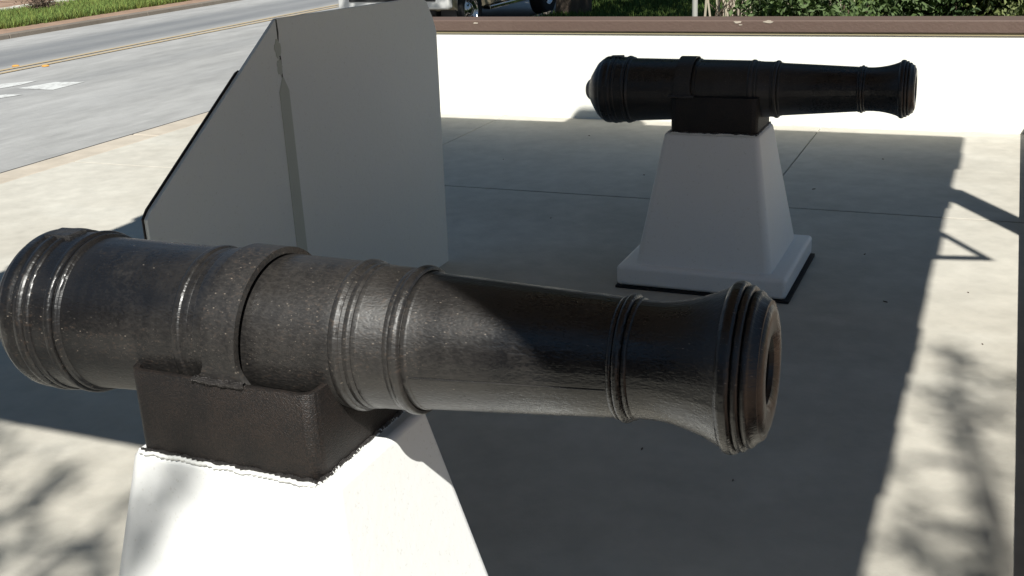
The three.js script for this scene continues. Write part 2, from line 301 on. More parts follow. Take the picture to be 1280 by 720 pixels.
  // muzzle swell mouldings, stepped towards the face
  part('muzzle_ring', [[1.300, 0.105], [1.304, 0.1165], ...arc(1.316, 0.1185, 0.0045, 0.010), ...arc(1.332, 0.1135, 0.0042, 0.006), ...arc(1.344, 0.1075, 0.0036, 0.0055), [1.352, 0.104], [1.362, 0.0985], [1.362, 0.085]], M.gun, 0.6);
  // mould parting line along both flanks
  for (const sd of [-1, 1]) for (const [a, b] of [[0.815, 1.135]]) { const ra = bodyR(a), rb = bodyR(Math.min(b, 1.15)); const g = new THREE.CylinderGeometry(0.0014, 0.0014, b - a, 6).rotateZ(-Math.PI / 2).rotateY(0); const p = g.attributes.position; for (let i = 0; i < p.count; i++) { const f = (p.getX(i) + (b - a) / 2) / (b - a); p.setXYZ(i, p.getX(i) - S0 + (a + b) / 2, p.getY(i) + R0 - 0.16 * (ra + (rb - ra) * f), p.getZ(i) + sd * (0.987 * (ra + (rb - ra) * f) + 0.0002)); } mesh('mould_seam', g, M.gun, t); }
  // vent field: raised flat patch on the first reinforce
  const patch = new RoundedBoxGeometry(0.06, 0.012, 0.05, 2, 0.004).translate(-S0 + 0.055, R0 + 0.150, 0.0); mesh('vent_patch', patch, M.gun, t);
  return t;
}
function roundedRect(x0, x1, y0, y1, r) { const s = new THREE.Shape(); s.moveTo(x0 + r, y0); s.lineTo(x1 - r, y0); s.absarc(x1 - r, y0 + r, r, -Math.PI / 2, 0); s.lineTo(x1, y1 - r); s.absarc(x1 - r, y1 - r, r, 0, Math.PI / 2); s.lineTo(x0 + r, y1); s.absarc(x0 + r, y1 - r, r, Math.PI / 2, Math.PI); s.lineTo(x0, y0 + r); s.absarc(x0 + r, y0 + r, r, Math.PI, 1.5 * Math.PI); return s; }
function makeCradle(label, c, hx, hy, H, yaw, axisUp, Rb, sx, thick = 0.012) {
  // c = centre of the base; steel box open at the top, gun lies in it; strap welded across
  const t = thing('gun_cradle', label, 'gun mount', c, 'welded steel gun cradles'); t.rotation.y = yaw;
  const s = roundedRect(-hx, hx, -hy, hy, 0.026), w = 0.008, h = roundedRect(-hx + w, hx - w, -hy + w, hy - w, 0.019); s.holes.push(h);
  let g = new THREE.ExtrudeGeometry(s, { depth: H, bevelEnabled: true, bevelSize: 0.002, bevelThickness: 0.002, bevelSegments: 2, curveSegments: 8 });
  g = toCreasedNormals(g, 0.5); mesh('steel_box', UPZ(boxUV(g)), M.steel, t);
  mesh('floor_plate', UPZ(boxG(-hx + w, hx - w, -hy + w, hy - w, 0, 0.008)), M.steel, t);
  // weld bead at the foot of the box: a wavering tube
  const bead = (pts, rad, mat, name) => { const cv = new THREE.CatmullRomCurve3(pts); const gg = new THREE.TubeGeometry(cv, pts.length * 3, rad, 6); const p = gg.attributes.position; for (let i = 0; i < p.count; i++) { const q = 0.35 * rad * Math.sin(i * 12.9898) ; p.setXYZ(i, p.getX(i) + q, p.getY(i) + q, p.getZ(i) + q * 0.5); } gg.computeVertexNormals(); mesh(name, UPZ(gg), mat, t); };
  for (const [a, b] of [[[-hx, -hy - 0.002], [hx, -hy - 0.002]], [[hx + 0.002, -hy], [hx + 0.002, hy]]]) {
    const pts = []; for (let i = 0; i <= 40; i++) { const f = i / 40; pts.push(new THREE.Vector3(a[0] + (b[0] - a[0]) * f + rr(-0.001, 0.001), a[1] + (b[1] - a[1]) * f + rr(-0.0015, 0.0015), 0.003 + rr(-0.0015, 0.003))); } bead(pts, 0.0040, M.weld, 'weld_bead');
    const p2 = []; for (let i = 0; i <= 22; i++) { const f = i / 22; p2.push(new THREE.Vector3(a[0] + (b[0] - a[0]) * f, a[1] + (b[1] - a[1]) * f + rr(-0.003, 0.001) - 0.0045, 0.0005 + rr(-0.0025, 0.0025))); } bead(p2, 0.0040, M.caulkGlint, 'sealant_glint_bead');  // white sealant line that also paints in the highlights along the weld
  }
  // strap over the barrel
  const a0 = -Math.asin(clamp((axisUp - H) / (Rb + 0.008), -1, 1)), n = 40, W = 0.034, th = thick, P = [], I = [], UV = [];
  for (let i = 0; i <= n; i++) {
    const a = a0 + (Math.PI - 2 * a0) * i / n, e = Math.min(i, n - i) / n, flare = 0.020 * Math.pow(clamp(1 - e / 0.055), 2);
    for (const [dx, dr] of [[-1, 0], [-1, 1], [1, 1], [1, 0]]) { const r = Rb + dr * th + flare * 0.45; P.push(sx + dx * (W + flare), -r * Math.cos(a), axisUp + r * Math.sin(a)); UV.push(a * 0.16 + 0.37, 0.34 + dx * 0.022 + dr * 0.01); }
    if (i < n) for (let k = 0; k < 4; k++) { const A = i * 4 + k, B = i * 4 + (k + 1) % 4; I.push(A, B, A + 4, B, B + 4, A + 4); }
  }
  let sg = new THREE.BufferGeometry(); sg.setAttribute('position', new THREE.Float32BufferAttribute(P, 3)); sg.setAttribute('uv', new THREE.Float32BufferAttribute(UV, 2)); sg.setIndex(I); sg.computeVertexNormals(); sg = toCreasedNormals(sg, 0.6);
  mesh('strap', UPZ(sg), M.gun, t);
  const wp = []; for (let i = 0; i <= 16; i++) wp.push(new THREE.Vector3(sx - 0.052 + 0.104 * i / 16, -hy - 0.002 + rr(-0.001, 0.001), H + 0.002 + rr(-0.001, 0.002))); bead(wp, 0.0055, M.weld, 'strap_weld');
  return t;
}
function frustum(bx, by, tx, ty, z0, z1, ch) { // truncated pyramid with rounded corners, plan coordinates centred on 0
  const seg = 6, tilt = (bx - tx) / (z1 - z0), P = [], N = [], e = 0.012;
  const ringP = (hx, hy, c, z, up) => { const o = []; for (const [sx, sy, a0] of [[1, -1, -90], [1, 1, 0], [-1, 1, 90], [-1, -1, 180]]) for (let k = 0; k <= seg; k++) { const a = (a0 + 90 * k / seg) * Math.PI / 180, n = new THREE.Vector3(Math.cos(a), Math.sin(a), up).normalize(); o.push([[sx * (hx - c) + c * Math.cos(a), sy * (hy - c) + c * Math.sin(a), z], [n.x, n.y, n.z]]); } return o; };
  const f = e / (z1 - z0), rings = [ringP(bx, by, ch * 1.3, z0, tilt), ringP(tx + (bx - tx) * f, ty + (by - ty) * f, ch, z1 - e, tilt), ringP(tx - e * 0.25, ty - e * 0.25, ch, z1 - e * 0.35, 0.9), ringP(tx - e, ty - e, ch * 0.9, z1, 6)];
  const tri = (...v) => { for (const q of v) { P.push(...q[0]); N.push(...q[1]); } }, n = rings[0].length;
  for (let r = 0; r + 1 < rings.length; r++) for (let k = 0; k < n; k++) { const A = rings[r][k], B = rings[r][(k + 1) % n], C = rings[r + 1][(k + 1) % n], D = rings[r + 1][k]; tri(A, B, C); tri(A, C, D); }
  const cap = (ring, nz) => { const q = ring.map((v) => [v[0], [0, 0, nz]]); for (let k = 1; k < n - 1; k++) nz > 0 ? tri(q[0], q[k], q[k + 1]) : tri(q[0], q[k + 1], q[k]); };
  cap(rings[3], 1); cap(rings[0], -1);
  const g = new THREE.BufferGeometry(); g.setAttribute('position', new THREE.Float32BufferAttribute(P, 3)); g.setAttribute('normal', new THREE.Float32BufferAttribute(N, 3)); return boxUV(g);
}
function makePedestal(label, [x, y], bx, by, tx, ty, H, px, py, ph) {
  const t = thing('pedestal', label, 'pedestal', [x, y, 0], 'white tapered pedestals');
  mesh('shaft', UPZ(frustum(bx, by, tx, ty, ph - 0.01, H, 0.024)), M.whiteMasonry, t);
  mesh('plinth', UPZ(boxG(-px, px, -py, py, 0.012, ph, 0.018)), M.whiteMasonry, t);
  mesh('base_shade_sheet', UPZ(boxG(-px - 0.003, px + 0.013, -py - 0.003, py + 0.004, 0.001, 0.011)), M.underlay, t);  // black sheet standing in for the shadowed gap under the plinth
  return t;
}
const D2R = Math.PI / 180;
// near gun
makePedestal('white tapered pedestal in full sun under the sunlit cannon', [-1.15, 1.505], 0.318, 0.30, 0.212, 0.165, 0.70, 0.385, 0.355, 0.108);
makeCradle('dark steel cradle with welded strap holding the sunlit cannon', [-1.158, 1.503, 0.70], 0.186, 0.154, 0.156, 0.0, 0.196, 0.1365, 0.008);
makeGun('weathered black cannon, breech in the sun and muzzle in shade', [-1.155, 1.515, 0.8955], 1.8 * D2R, 1.2 * D2R, 1.0, 1.07);
// far gun
const K2 = 0.922;
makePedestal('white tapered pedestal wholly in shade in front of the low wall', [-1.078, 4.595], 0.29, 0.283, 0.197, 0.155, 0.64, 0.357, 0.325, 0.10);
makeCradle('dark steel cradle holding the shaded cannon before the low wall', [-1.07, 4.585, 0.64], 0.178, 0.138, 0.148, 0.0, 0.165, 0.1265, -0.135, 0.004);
makeGun('black cannon wholly in shade in front of the low white wall', [-1.12, 4.59, 0.799], 0.6 * D2R, 1.3 * D2R, K2);

// ---------------------------------------------------------------- grey-white panel between the guns
{
  const X0 = -2.3, T = 0.014;
  const t = thing('memorial_panel', 'upright white painted panel with a sloped end between the two cannons', 'panel', [X0, 3.4, 0]);
  const pl = (pts, x1, th) => { // outline in (y, z); front face at x1
    const s = new THREE.Shape(pts.map(([y, z]) => new THREE.Vector2(y - 3.4, z)));
    const g = new THREE.ExtrudeGeometry(s, { depth: th - 0.004, bevelEnabled: true, bevelSize: 0.002, bevelThickness: 0.002, bevelSegments: 2 });
    // extrude axis z' -> plan x : (a, b, c) -> x = c, y = a, z = b
    g.applyMatrix4(new THREE.Matrix4().set(0, 0, 1, x1 - th + 0.002, 1, 0, 0, 0, 0, 1, 0, 0, 0, 0, 0, 1)); return UPZ(boxUV(g));
  };
  mesh('sloped_panel', pl([[2.49, 0.002], [3.246, 0.002], [3.246, 1.233], [2.512, 0.757], [2.49, 0.735]], 0, T), M.panelPaint, t);
  mesh('main_panel', pl([[3.252, 0.002], [4.40, 0.002], [4.43, 1.05], [4.405, 1.11], [4.355, 1.185], [4.315, 1.207], [3.252, 1.236]], 0, T), M.panelPaint, t);
  mesh('edge_batten', pl([[2.484, 0.002], [2.60, 0.002], [2.60, 0.74], [3.07, 1.045], [3.03, 1.094], [3.014, 1.090], [2.508, 0.762], [2.486, 0.738]], -T, 0.006), M.steel, t);
  mesh('seam_strip', pl([[3.222, 0.002], [3.282, 0.002], [3.277, 0.99], [3.251, 1.04], [3.224, 0.99]], 0.0035, 0.005), M.sealant, t);
  // hairline crack above the strip with old filler
  const C = [[3.249, 1.234], [3.252, 1.19], [3.246, 1.15], [3.251, 1.10], [3.249, 1.04]];
  const cg = []; for (let i = 0; i + 1 < C.length; i++) cg.push(pl([[C[i][0] - 0.0012, C[i][1]], [C[i][0] + 0.0012, C[i][1]], [C[i + 1][0] + 0.0012, C[i + 1][1]], [C[i + 1][0] - 0.0012, C[i + 1][1]]].reverse(), 0.002, 0.0045));
  mesh('crack', merge(cg), M.crack, t);
  const blob = (y, z, a, b, k) => { const p = []; for (let i = 0; i < 14; i++) { const q = i / 14 * 6.283, f = 0.75 + 0.35 * Math.abs(Math.sin(q * 2.3 + k)); p.push([y + a * f * Math.cos(q), z + b * f * Math.sin(q)]); } return pl(p, 0.0028, 0.005); };
  mesh('filler_patch', merge([blob(3.240, 1.138, 0.016, 0.03, 1), blob(3.240, 1.075, 0.013, 0.026, 2.2)]), M.sealant, t);
}

// ---------------------------------------------------------------- canopy overhead, out of the frame: its roof gives the big shadow
{
  const H = 3.0, t = thing('canopy', 'flat sheet roof canopy on posts over the cannon forecourt', 'canopy', [1.14, 2.5, 0]);
  const L = (g) => UPZ(g.translate(-1.14, -2.5, 0));
  const xl = -2.86, xr = 1.24, y0 = 0.01, y1 = 5.2; let n = 12, w = (y1 - y0) / n;
  for (let i = 0; i < n; i++) mesh('roof_sheet', L(boxG(xl - [0, 0.04, 0.02, 0.06][i % 4], xr + [0.0, 0.012, 0.004, 0.014, 0.002][i % 5] + (i === n - 2 ? 0.02 : 0), y0 + i * w, y0 + (i + 1) * w - 0.002, H + (i % 2) * 0.004, H + 0.05 + (i % 2) * 0.004)), M.roofSheet, t);
  const cs = new THREE.Shape([new THREE.Vector2(0.0, y0 - 0.003), new THREE.Vector2(xr, -0.74), new THREE.Vector2(xr, y0 - 0.003)]);
  mesh('corner_sheet', L(boxUV(new THREE.ExtrudeGeometry(cs, { depth: 0.05, bevelEnabled: false }).translate(0, 0, H))), M.roofSheet, t);
  for (const x of [-2.7, -0.8, 1.1]) mesh('beam', L(boxG(x - 0.05, x + 0.05, y0 + 0.02, y1 - 0.05, H - 0.16, H - 0.002)), M.timber, t);
  for (const [x, y] of [[1.15, 3.94], [1.12, -0.42], [-2.7, 0.15]]) mesh('post', L(boxG(x - 0.06, x + 0.06, y - 0.06, y + 0.06, 0, H - 0.163)), M.timber, t);
  const bar = (a, b, r) => { const A = new THREE.Vector3(...a), B = new THREE.Vector3(...b), d = B.clone().sub(A), g = new THREE.BoxGeometry(r, d.length(), r); g.applyQuaternion(new THREE.Quaternion().setFromUnitVectors(new THREE.Vector3(0, 1, 0), d.normalize())); const m = A.add(B).multiplyScalar(0.5); return g.translate(m.x, m.y, m.z); };
  mesh('gutter_bracket', L(boxUV(merge([bar([1.19, 3.10, H], [1.452, 2.67, H], 0.04), bar([1.19, 2.63, H], [1.46, 2.685, H], 0.035)]))), M.timber, t);
  mesh('shadow_hump', L(boxUV(new RoundedBoxGeometry(0.55, 0.5, 0.28, 4, 0.08).translate(-1.12, 5.0, H + 0.18))), M.roofSheet, t);  // hump added on the roof to cast the shadow bump on the wall
}

{ // unseen building added behind the camera to keep the low sky off the forecourt
  const t = thing('sky_block_hall', 'added unseen brown building behind the forecourt that blocks low sky light', 'building', [-1, -6.5, 0]);
  mesh('wall', UPZ(boxG(-9, 1.6, -1.5, 1.5, -0.1, 3.9)), M.timber, t);
  mesh('roof', UPZ(boxG(-9.3, 1.8, -1.8, 1.75, 3.902, 4.1)), M.roofSheet, t);
  for (const x of [-7.2, -4.6, -2.0]) { const w = mesh('window', UPZ(boxG(x - 0.6, x + 0.6, 1.503, 1.54, 1.0, 2.3)), M.postMetal, t); mesh('pane', UPZ(boxG(x - 0.54, x + 0.54, 1.542, 1.55, 1.06, 2.24)), M.glass, w); }
  const d = mesh('door', UPZ(boxG(0.1, 1.1, 1.503, 1.55, 0.02, 2.1)), M.brownPaint, t); mesh('handle', UPZ(boxG(0.2, 0.24, 1.552, 1.60, 0.95, 1.1, 0.008)), M.chrome, d);
}
// ---------------------------------------------------------------- plants
function leafGeo(n, place, size, aspect = 0.45) { // n leaves, place(i) -> [x, y, z] plan coordinates; each leaf a bent rhombus of two triangles
  const P = new Float32Array(n * 18), N = new Float32Array(n * 18); let o = 0;
  const q = new THREE.Quaternion(), e = new THREE.Euler(), a = [0, 1, 2, 3].map(() => new THREE.Vector3()), u = new THREE.Vector3(), v = new THREE.Vector3();
  for (let i = 0; i < n; i++) {
    const c = place(i), s = size * rr(0.6, 1.3); e.set(rr(-1.3, 1.3), rr(-1.3, 1.3), rr(0, 6.283)); q.setFromEuler(e);
    a[0].set(-s * 0.5, 0, 0); a[1].set(0, -s * aspect * 0.5, s * 0.08); a[2].set(s * 0.5, 0, 0); a[3].set(0, s * aspect * 0.5, s * 0.08);
    for (const k of a) { k.applyQuaternion(q); k.x += c[0]; k.y += c[1]; k.z += c[2]; }
    for (const [A, B, C] of [[0, 1, 2], [0, 2, 3]]) { u.subVectors(a[B], a[A]); v.subVectors(a[C], a[A]); u.cross(v).normalize(); for (const k of [A, B, C]) { P[o] = a[k].x; P[o + 1] = a[k].y; P[o + 2] = a[k].z; N[o] = u.x; N[o + 1] = u.y; N[o + 2] = u.z; o += 3; } }
  }
  const g = new THREE.BufferGeometry(); g.setAttribute('position', new THREE.BufferAttribute(P, 3)); g.setAttribute('normal', new THREE.BufferAttribute(N, 3)); return UPZ(g);
}
function limb(pts, r0, r1, seg = 8) { // tapered tube through plan points
  const cv = new THREE.CatmullRomCurve3(pts.map((p) => new THREE.Vector3(...p))), n = Math.max(6, pts.length * 4), g = new THREE.TubeGeometry(cv, n, 1, seg), p = g.attributes.position, c = new THREE.Vector3();
  for (let i = 0; i <= n; i++) { cv.getPointAt(i / n, c); const r = r0 + (r1 - r0) * Math.pow(i / n, 0.8); for (let k = 0; k <= seg; k++) { const j = i * (seg + 1) + k; p.setXYZ(j, c.x + (p.getX(j) - c.x) * r, c.y + (p.getY(j) - c.y) * r, c.z + (p.getZ(j) - c.z) * r); } }
  g.computeVertexNormals(); return UPZ(g);
}
const clumpPlace = (cl) => { const tot = cl.reduce((s, c) => s + c[4], 0); return () => { let k = rnd() * tot, i = 0; while (i < cl.length - 1 && (k -= cl[i][4]) > 0) i++; const c = cl[i]; return [c[0] + gauss() * c[3] * 0.5, c[1] + gauss() * c[3] * 0.5, c[2] + gauss() * c[3] * 0.4]; }; };
{ // street tree on the sun's side, behind the camera: twigs and leaf sprays that dapple the paving
  const base = [3.6, -6.8, 0], t = thing('dapple_tree', 'open crowned street tree standing before the forecourt', 'tree', base);
  const toG = (gx, gy, z) => [gx + 0.48 * z - base[0], gy - 0.8 * z - base[1], z];
  const fork = [-0.2, 0.3, 3.4];
  mesh('trunk', limb([[0, 0, -0.1], [0.05, 0.05, 1.5], fork], 0.24, 0.16, 12), M.bark, t);
  const targets = [[-0.02, 2.62, 7.0, 0.16], [0.06, 2.95, 7.6, 0.18], [-0.12, 2.75, 7.2, 0.14], [0.02, 3.25, 7.4, 0.16], [-0.08, 3.55, 7.8, 0.12], [0.09, 3.7, 7.5, 0.1], [-0.02, 2.35, 6.8, 0.2], [0.1, 2.5, 7.4, 0.14], [-0.05, 3.95, 7.9, 0.06],
    [-2.75, 2.16, 7.2, 0.10], [-2.95, 2.05, 7.0, 0.16], [-2.2, 1.88, 6.9, 0.14], [-2.05, 1.95, 7.3, 0.12], [-2.35, 1.78, 7.0, 0.16], [-2.6, 1.85, 7.3, 0.12], [-2.5, 2.12, 7.0, 0.07], [-2.2, 2.14, 7.1, 0.05], [-1.9, 1.72, 7.0, 0.12], [-1.72, 1.66, 7.2, 0.10], [-3.0, 2.3, 7.1, 0.10], [-1.62, 1.74, 7.0, 0.05], [-1.66, 1.60, 7.2, 0.06], [-1.59, 1.86, 7.1, 0.03], [-2.75, 1.7, 7.4, 0.2]];
  const cl = [], br = [];
  for (const [gx, gy, z, r] of targets) { const c = toG(gx, gy, z); cl.push([...c, r * 1.6, 0.4 + r * 3]); }
  for (let i = 0; i < 60; i++) { const c = toG(rr(-2.6, 2.2), rr(-3.6, 0.3), rr(5.5, 8.6)); cl.push([...c, rr(0.3, 0.55), 2.6]); }
  for (let i = 0; i < 20; i++) { const c = toG(rr(-3.2, -1.95), rr(0.5, 1.5), rr(6.6, 7.8)); cl.push([...c, rr(0.25, 0.4), 2.4]); }  // extra clumps added to shade the unseen paving mirrored under the breech
  const hubs = [[-1.3, 0.9, 6.0], [0.2, 1.2, 6.3], [-2.4, 1.0, 6.4], [0.9, 0.2, 6.2], [-0.9, -0.4, 6.6]];
  for (const h of hubs) br.push(limb([fork, [(fork[0] + h[0]) / 2 + 0.1, (fork[1] + h[1]) / 2, 4.9], h], 0.10, 0.04, 7));
  for (const c of cl) { let b = hubs[0], bd = 1e9; for (const h of hubs) { const d = (h[0] - c[0]) ** 2 + (h[1] - c[1]) ** 2; if (d < bd) { bd = d; b = h; } } br.push(limb([b, [(b[0] + c[0]) / 2, (b[1] + c[1]) / 2, (b[2] + c[2]) / 2 + 0.15], c], 0.022, 0.007, 5)); }
  br.push(limb([hubs[1], toG(0.12, 2.3, 6.9), toG(0.07, 2.75, 7.2), toG(-0.01, 3.2, 7.4), toG(-0.09, 3.95, 7.8)], 0.05, 0.012, 6));
  for (const [a, b] of [[[0.07, 2.75, 7.2], [-0.25, 2.5, 7.5]], [[0.0, 3.1, 7.4], [-0.22, 3.0, 7.6]], [[-0.02, 3.3, 7.45], [0.15, 3.6, 7.6]], [[0.1, 2.5, 7.0], [-0.2, 2.2, 7.3]]]) br.push(limb([toG(...a), toG((a[0] + b[0]) / 2, (a[1] + b[1]) / 2 + 0.05, (a[2] + b[2]) / 2), toG(...b)], 0.022, 0.008, 5));
  mesh('branches', merge(br), M.bark, t);
  mesh('crown', leafGeo(8600, clumpPlace(cl), 0.085, 0.5), M.leafMid, t);
}
{ // shade tree on the lawn beyond the wall
  const b = [-5.58, 14.9, 0], t = thing('lawn_tree', 'thick trunked shade tree on the lawn beyond the low wall', 'tree', b);
  mesh('trunk', limb([[0, 0, -0.1], [0.02, 0, 0.25], [0.05, 0.05, 1.4], [0.1, 0, 3.0]], 0.26, 0.2, 14), M.bark, t);
  const br = [], cl = [];
  for (let i = 0; i < 9; i++) { const a = i / 9 * 6.283 + rr(-0.3, 0.3), R = rr(1.8, 3.8), e = [R * Math.cos(a) + 2.4, R * Math.sin(a) - 2.4, rr(4.2, 5.6)]; br.push(limb([[0.1, 0, 2.8], [e[0] * 0.4, e[1] * 0.4, 3.8], e], 0.11, 0.03, 7)); for (let k = 0; k < 7; k++) cl.push([e[0] * rr(0.4, 1.25) , e[1] * rr(0.4, 1.25), e[2] + rr(-0.6, 0.9), 0.9, 1]); }
  mesh('limbs', merge(br), M.bark, t); mesh('crown', leafGeo(32000, clumpPlace(cl), 0.2, 0.5), M.leafDark, t);
}
function shrub(label, [x, y], w, d, h, n, mat) {
  const t = thing('shrub', label, 'shrub', [x, y, 0]), cl = [], st = [];
  for (let i = 0; i < 46; i++) { const a = rr(0, 6.283), r = Math.sqrt(rnd()), q = [w * r * Math.cos(a), d * r * Math.sin(a), h * rr(0.25, 1) * (1 - 0.3 * r * r)]; cl.push([...q, 0.26, 1]); st.push(limb([[q[0] * 0.2, q[1] * 0.2, -0.05], [q[0] * 0.6, q[1] * 0.6, q[2] * 0.6], q], 0.014, 0.004, 5)); }
  mesh('stems', merge(st), M.twig, t); mesh('foliage', leafGeo(n, clumpPlace(cl), 0.075, 0.5), mat, t);
}
shrub('dark green leafy bush behind the wall next to the dry reeds', [-1.35, 10.2], 0.75, 0.6, 1.2, 9000, M.leafMid);
shrub('dense green bush behind the wall, between two other bushes', [-0.35, 10.5], 0.7, 0.6, 1.3, 9000, M.leafDark);
shrub('yellowish green bush behind the wall near its shaded end', [0.5, 10.1], 0.75, 0.6, 1.2, 9000, M.leafYellow);
{ // dry reed clump and bare twigs behind the wall
  const t = thing('dry_reeds', 'clump of pale dry reed stalks behind the brown coping', 'reeds', [-2.14, 11.6, 0]);
  const g = []; for (let i = 0; i < 300; i++) { const x = gauss() * 0.26, y = gauss() * 0.2, h = rr(0.7, 1.5), lx = rr(-0.25, 0.25), ly = rr(-0.2, 0.2), w = rr(0.006, 0.014); const P = [[x - w, y, -0.02], [x + w, y, -0.02], [x + lx * 0.4 + w, y + ly * 0.4, h * 0.6], [x - w + lx * 0.4, y + ly * 0.4, h * 0.6], [x + lx, y + ly, h]]; const f = [P[0], P[1], P[2], P[0], P[2], P[3], P[3], P[2], P[4]].flat(); const b = new THREE.BufferGeometry(); b.setAttribute('position', new THREE.Float32BufferAttribute(f, 3)); b.computeVertexNormals(); g.push(b); }
  mesh('stalks', UPZ(mergeGeometries(g)), M.straw, t);
  const tw = []; for (let i = 0; i < 60; i++) { const x = rr(-0.55, 0.5), y = rr(-0.5, -0.1), h = rr(0.5, 1.1); tw.push(limb([[x, y, 0], [x + rr(-0.1, 0.1), y, h * 0.5], [x + rr(-0.3, 0.3), y + rr(-0.1, 0.1), h]], 0.008, 0.003, 4)); }
  mesh('twigs', merge(tw), M.twig, t);
}
{
  const t = thing('lawn_post', 'thin pale metal post at the lawn edge beside the reeds', 'post', [-3.05, 11.8, 0]);
  mesh('pole', UPZ(new THREE.CylinderGeometry(0.03, 0.03, 1.3, 16).rotateX(Math.PI / 2).translate(0, 0, 0.64)), M.postMetal, t);
  mesh('cap', UPZ(new THREE.SphereGeometry(0.044, 16, 10).translate(0, 0, 1.3)), M.postMetal, t);
}
// grasses that nobody could count
function blades(name, label, n, place, h, mat, wd = 0.012) {
  const g = new THREE.BufferGeometry(), P = [], s = 5; for (let k = 0; k < s; k++) { const a = k / s * 6.283 + 0.4, c = Math.cos(a), q = Math.sin(a), o = 0.03; P.push(c * o - q * wd, 0, q * o + c * wd, c * o + q * wd, 0, q * o - c * wd, c * (o + 0.45 * h), h * (0.7 + 0.3 * (k % 2)), q * (o + 0.45 * h)); }
  g.setAttribute('position', new THREE.Float32BufferAttribute(P, 3)); g.computeVertexNormals();
  const pts = []; for (let i = 0; i < n; i++) { const p = place(); if (p) pts.push(p); }
  const m = new THREE.InstancedMesh(g, mat, pts.length), M4 = new THREE.Matrix4(), q = new THREE.Quaternion(), c = new THREE.Color();
  pts.forEach(([x, y, z, k = 1], i) => { q.setFromAxisAngle(new THREE.Vector3(0, 1, 0), rr(0, 6.283)); M4.compose(V(x, y, z), q, new THREE.Vector3(1, 1, 1).multiplyScalar(k * rr(0.6, 1.3))); m.setMatrixAt(i, M4); const f = rr(0.65, 1.25); m.setColorAt(i, c.setRGB(f * rr(0.9, 1.35), f, f * 0.9)); });
  m.name = name; m.userData = { kind: 'stuff', label, category: 'grass' }; shadow(m); scene.add(m); return m;
}
const edgeN = (x, y) => n8[((Math.floor(y * 41) % 1024 + 1024) % 1024) * 1024 + ((Math.floor(x * 53) % 1024 + 1024) % 1024)];
blades('verge_grass', 'bright green weedy grass on the far side of the road', 60000, () => {
  const x = rr(-17.2, -14.15), y = rr(9, 34), k = edgeN(x * 0.25, y * 0.2);
  const near = -14.2 - 0.9 * sm(0.35, 0.62, edgeN(3, y * 0.12)); if (x > near) return null; if (k < 0.52) return null; return [x, y, -0.064, 1];
}, 0.11, M.grassBlade, 0.010);
blades('lawn_grass', 'shaded lawn grass beyond the low white wall', 36000, () => [rr(-5.84, 1.5), rr(11, 22), -0.014, 1], 0.09, M.lawnBlade);
blades('joint_weeds', 'small weeds growing in the joint along the near kerb', 90, () => { const y = rr(5.6, 8.6); if (edgeN(1, y * 0.6) < 0.47) return null; return [-5.85 + rr(-0.012, 0.012), y, -0.004, 0.55]; }, 0.05, M.grassBlade, 0.006);

// ---------------------------------------------------------------- far verge: broken pavement, dead bush
{
  const p = structure('old_path');
  for (let y = 8; y < 40; y += 1.5) { const g = boxG(-18.3, -17.35, y + 0.01, y + 1.49, -0.10, -0.045, 0.008).rotateZ(0); mesh('path_slab', UPZ(g.translate(rr(-0.03, 0.03), 0, rr(-0.008, 0.008))), M.concrete, p); }
  const s = new THREE.Shape([[-15.0, 18.6], [-14.4, 18.2], [-14.2, 21.5], [-14.5, 25], [-15.1, 24], [-14.9, 21]].map((q) => new THREE.Vector2(...q)));
  mesh('broken_slab', UPZ(boxUV(new THREE.ExtrudeGeometry(s, { depth: 0.06, bevelEnabled: false }).translate(0, 0, -0.095))), M.concrete, p);
}
{
  const t = thing('dead_bush', 'small dead brown bush on the grassy verge across the road', 'bush', [-16.5, 16.0, -0.06]);
  const tw = []; for (let i = 0; i < 90; i++) { const a = rr(0, 6.283), r = rr(0.1, 0.4), h = rr(0.1, 0.34); tw.push(limb([[0.05 * Math.cos(a), 0.05 * Math.sin(a), -0.02], [r * 0.6 * Math.cos(a + 0.3), r * 0.6 * Math.sin(a + 0.3), h * 0.8], [r * Math.cos(a), r * Math.sin(a), h]], 0.008, 0.004, 4)); }
  mesh('twigs', merge(tw), M.twig, t); mesh('dry_leaves', leafGeo(500, () => [gauss() * 0.18, gauss() * 0.18, Math.abs(gauss()) * 0.12 + 0.04], 0.05), std({ color: rgb(0.14, 0.10, 0.07), roughness: 1, side: THREE.DoubleSide }), t);
}
{
  const t = thing('fallen_branch', 'long dry fallen branch on the bare soil across the road', 'branch', [-19.6, 17.6, -0.06]);
  mesh('stick', limb([[-2.2, -1.2, 0.02], [-0.6, -0.2, 0.07], [1.0, 0.9, 0.04], [2.4, 2.2, 0.05]], 0.05, 0.02, 7), M.straw, t);
}

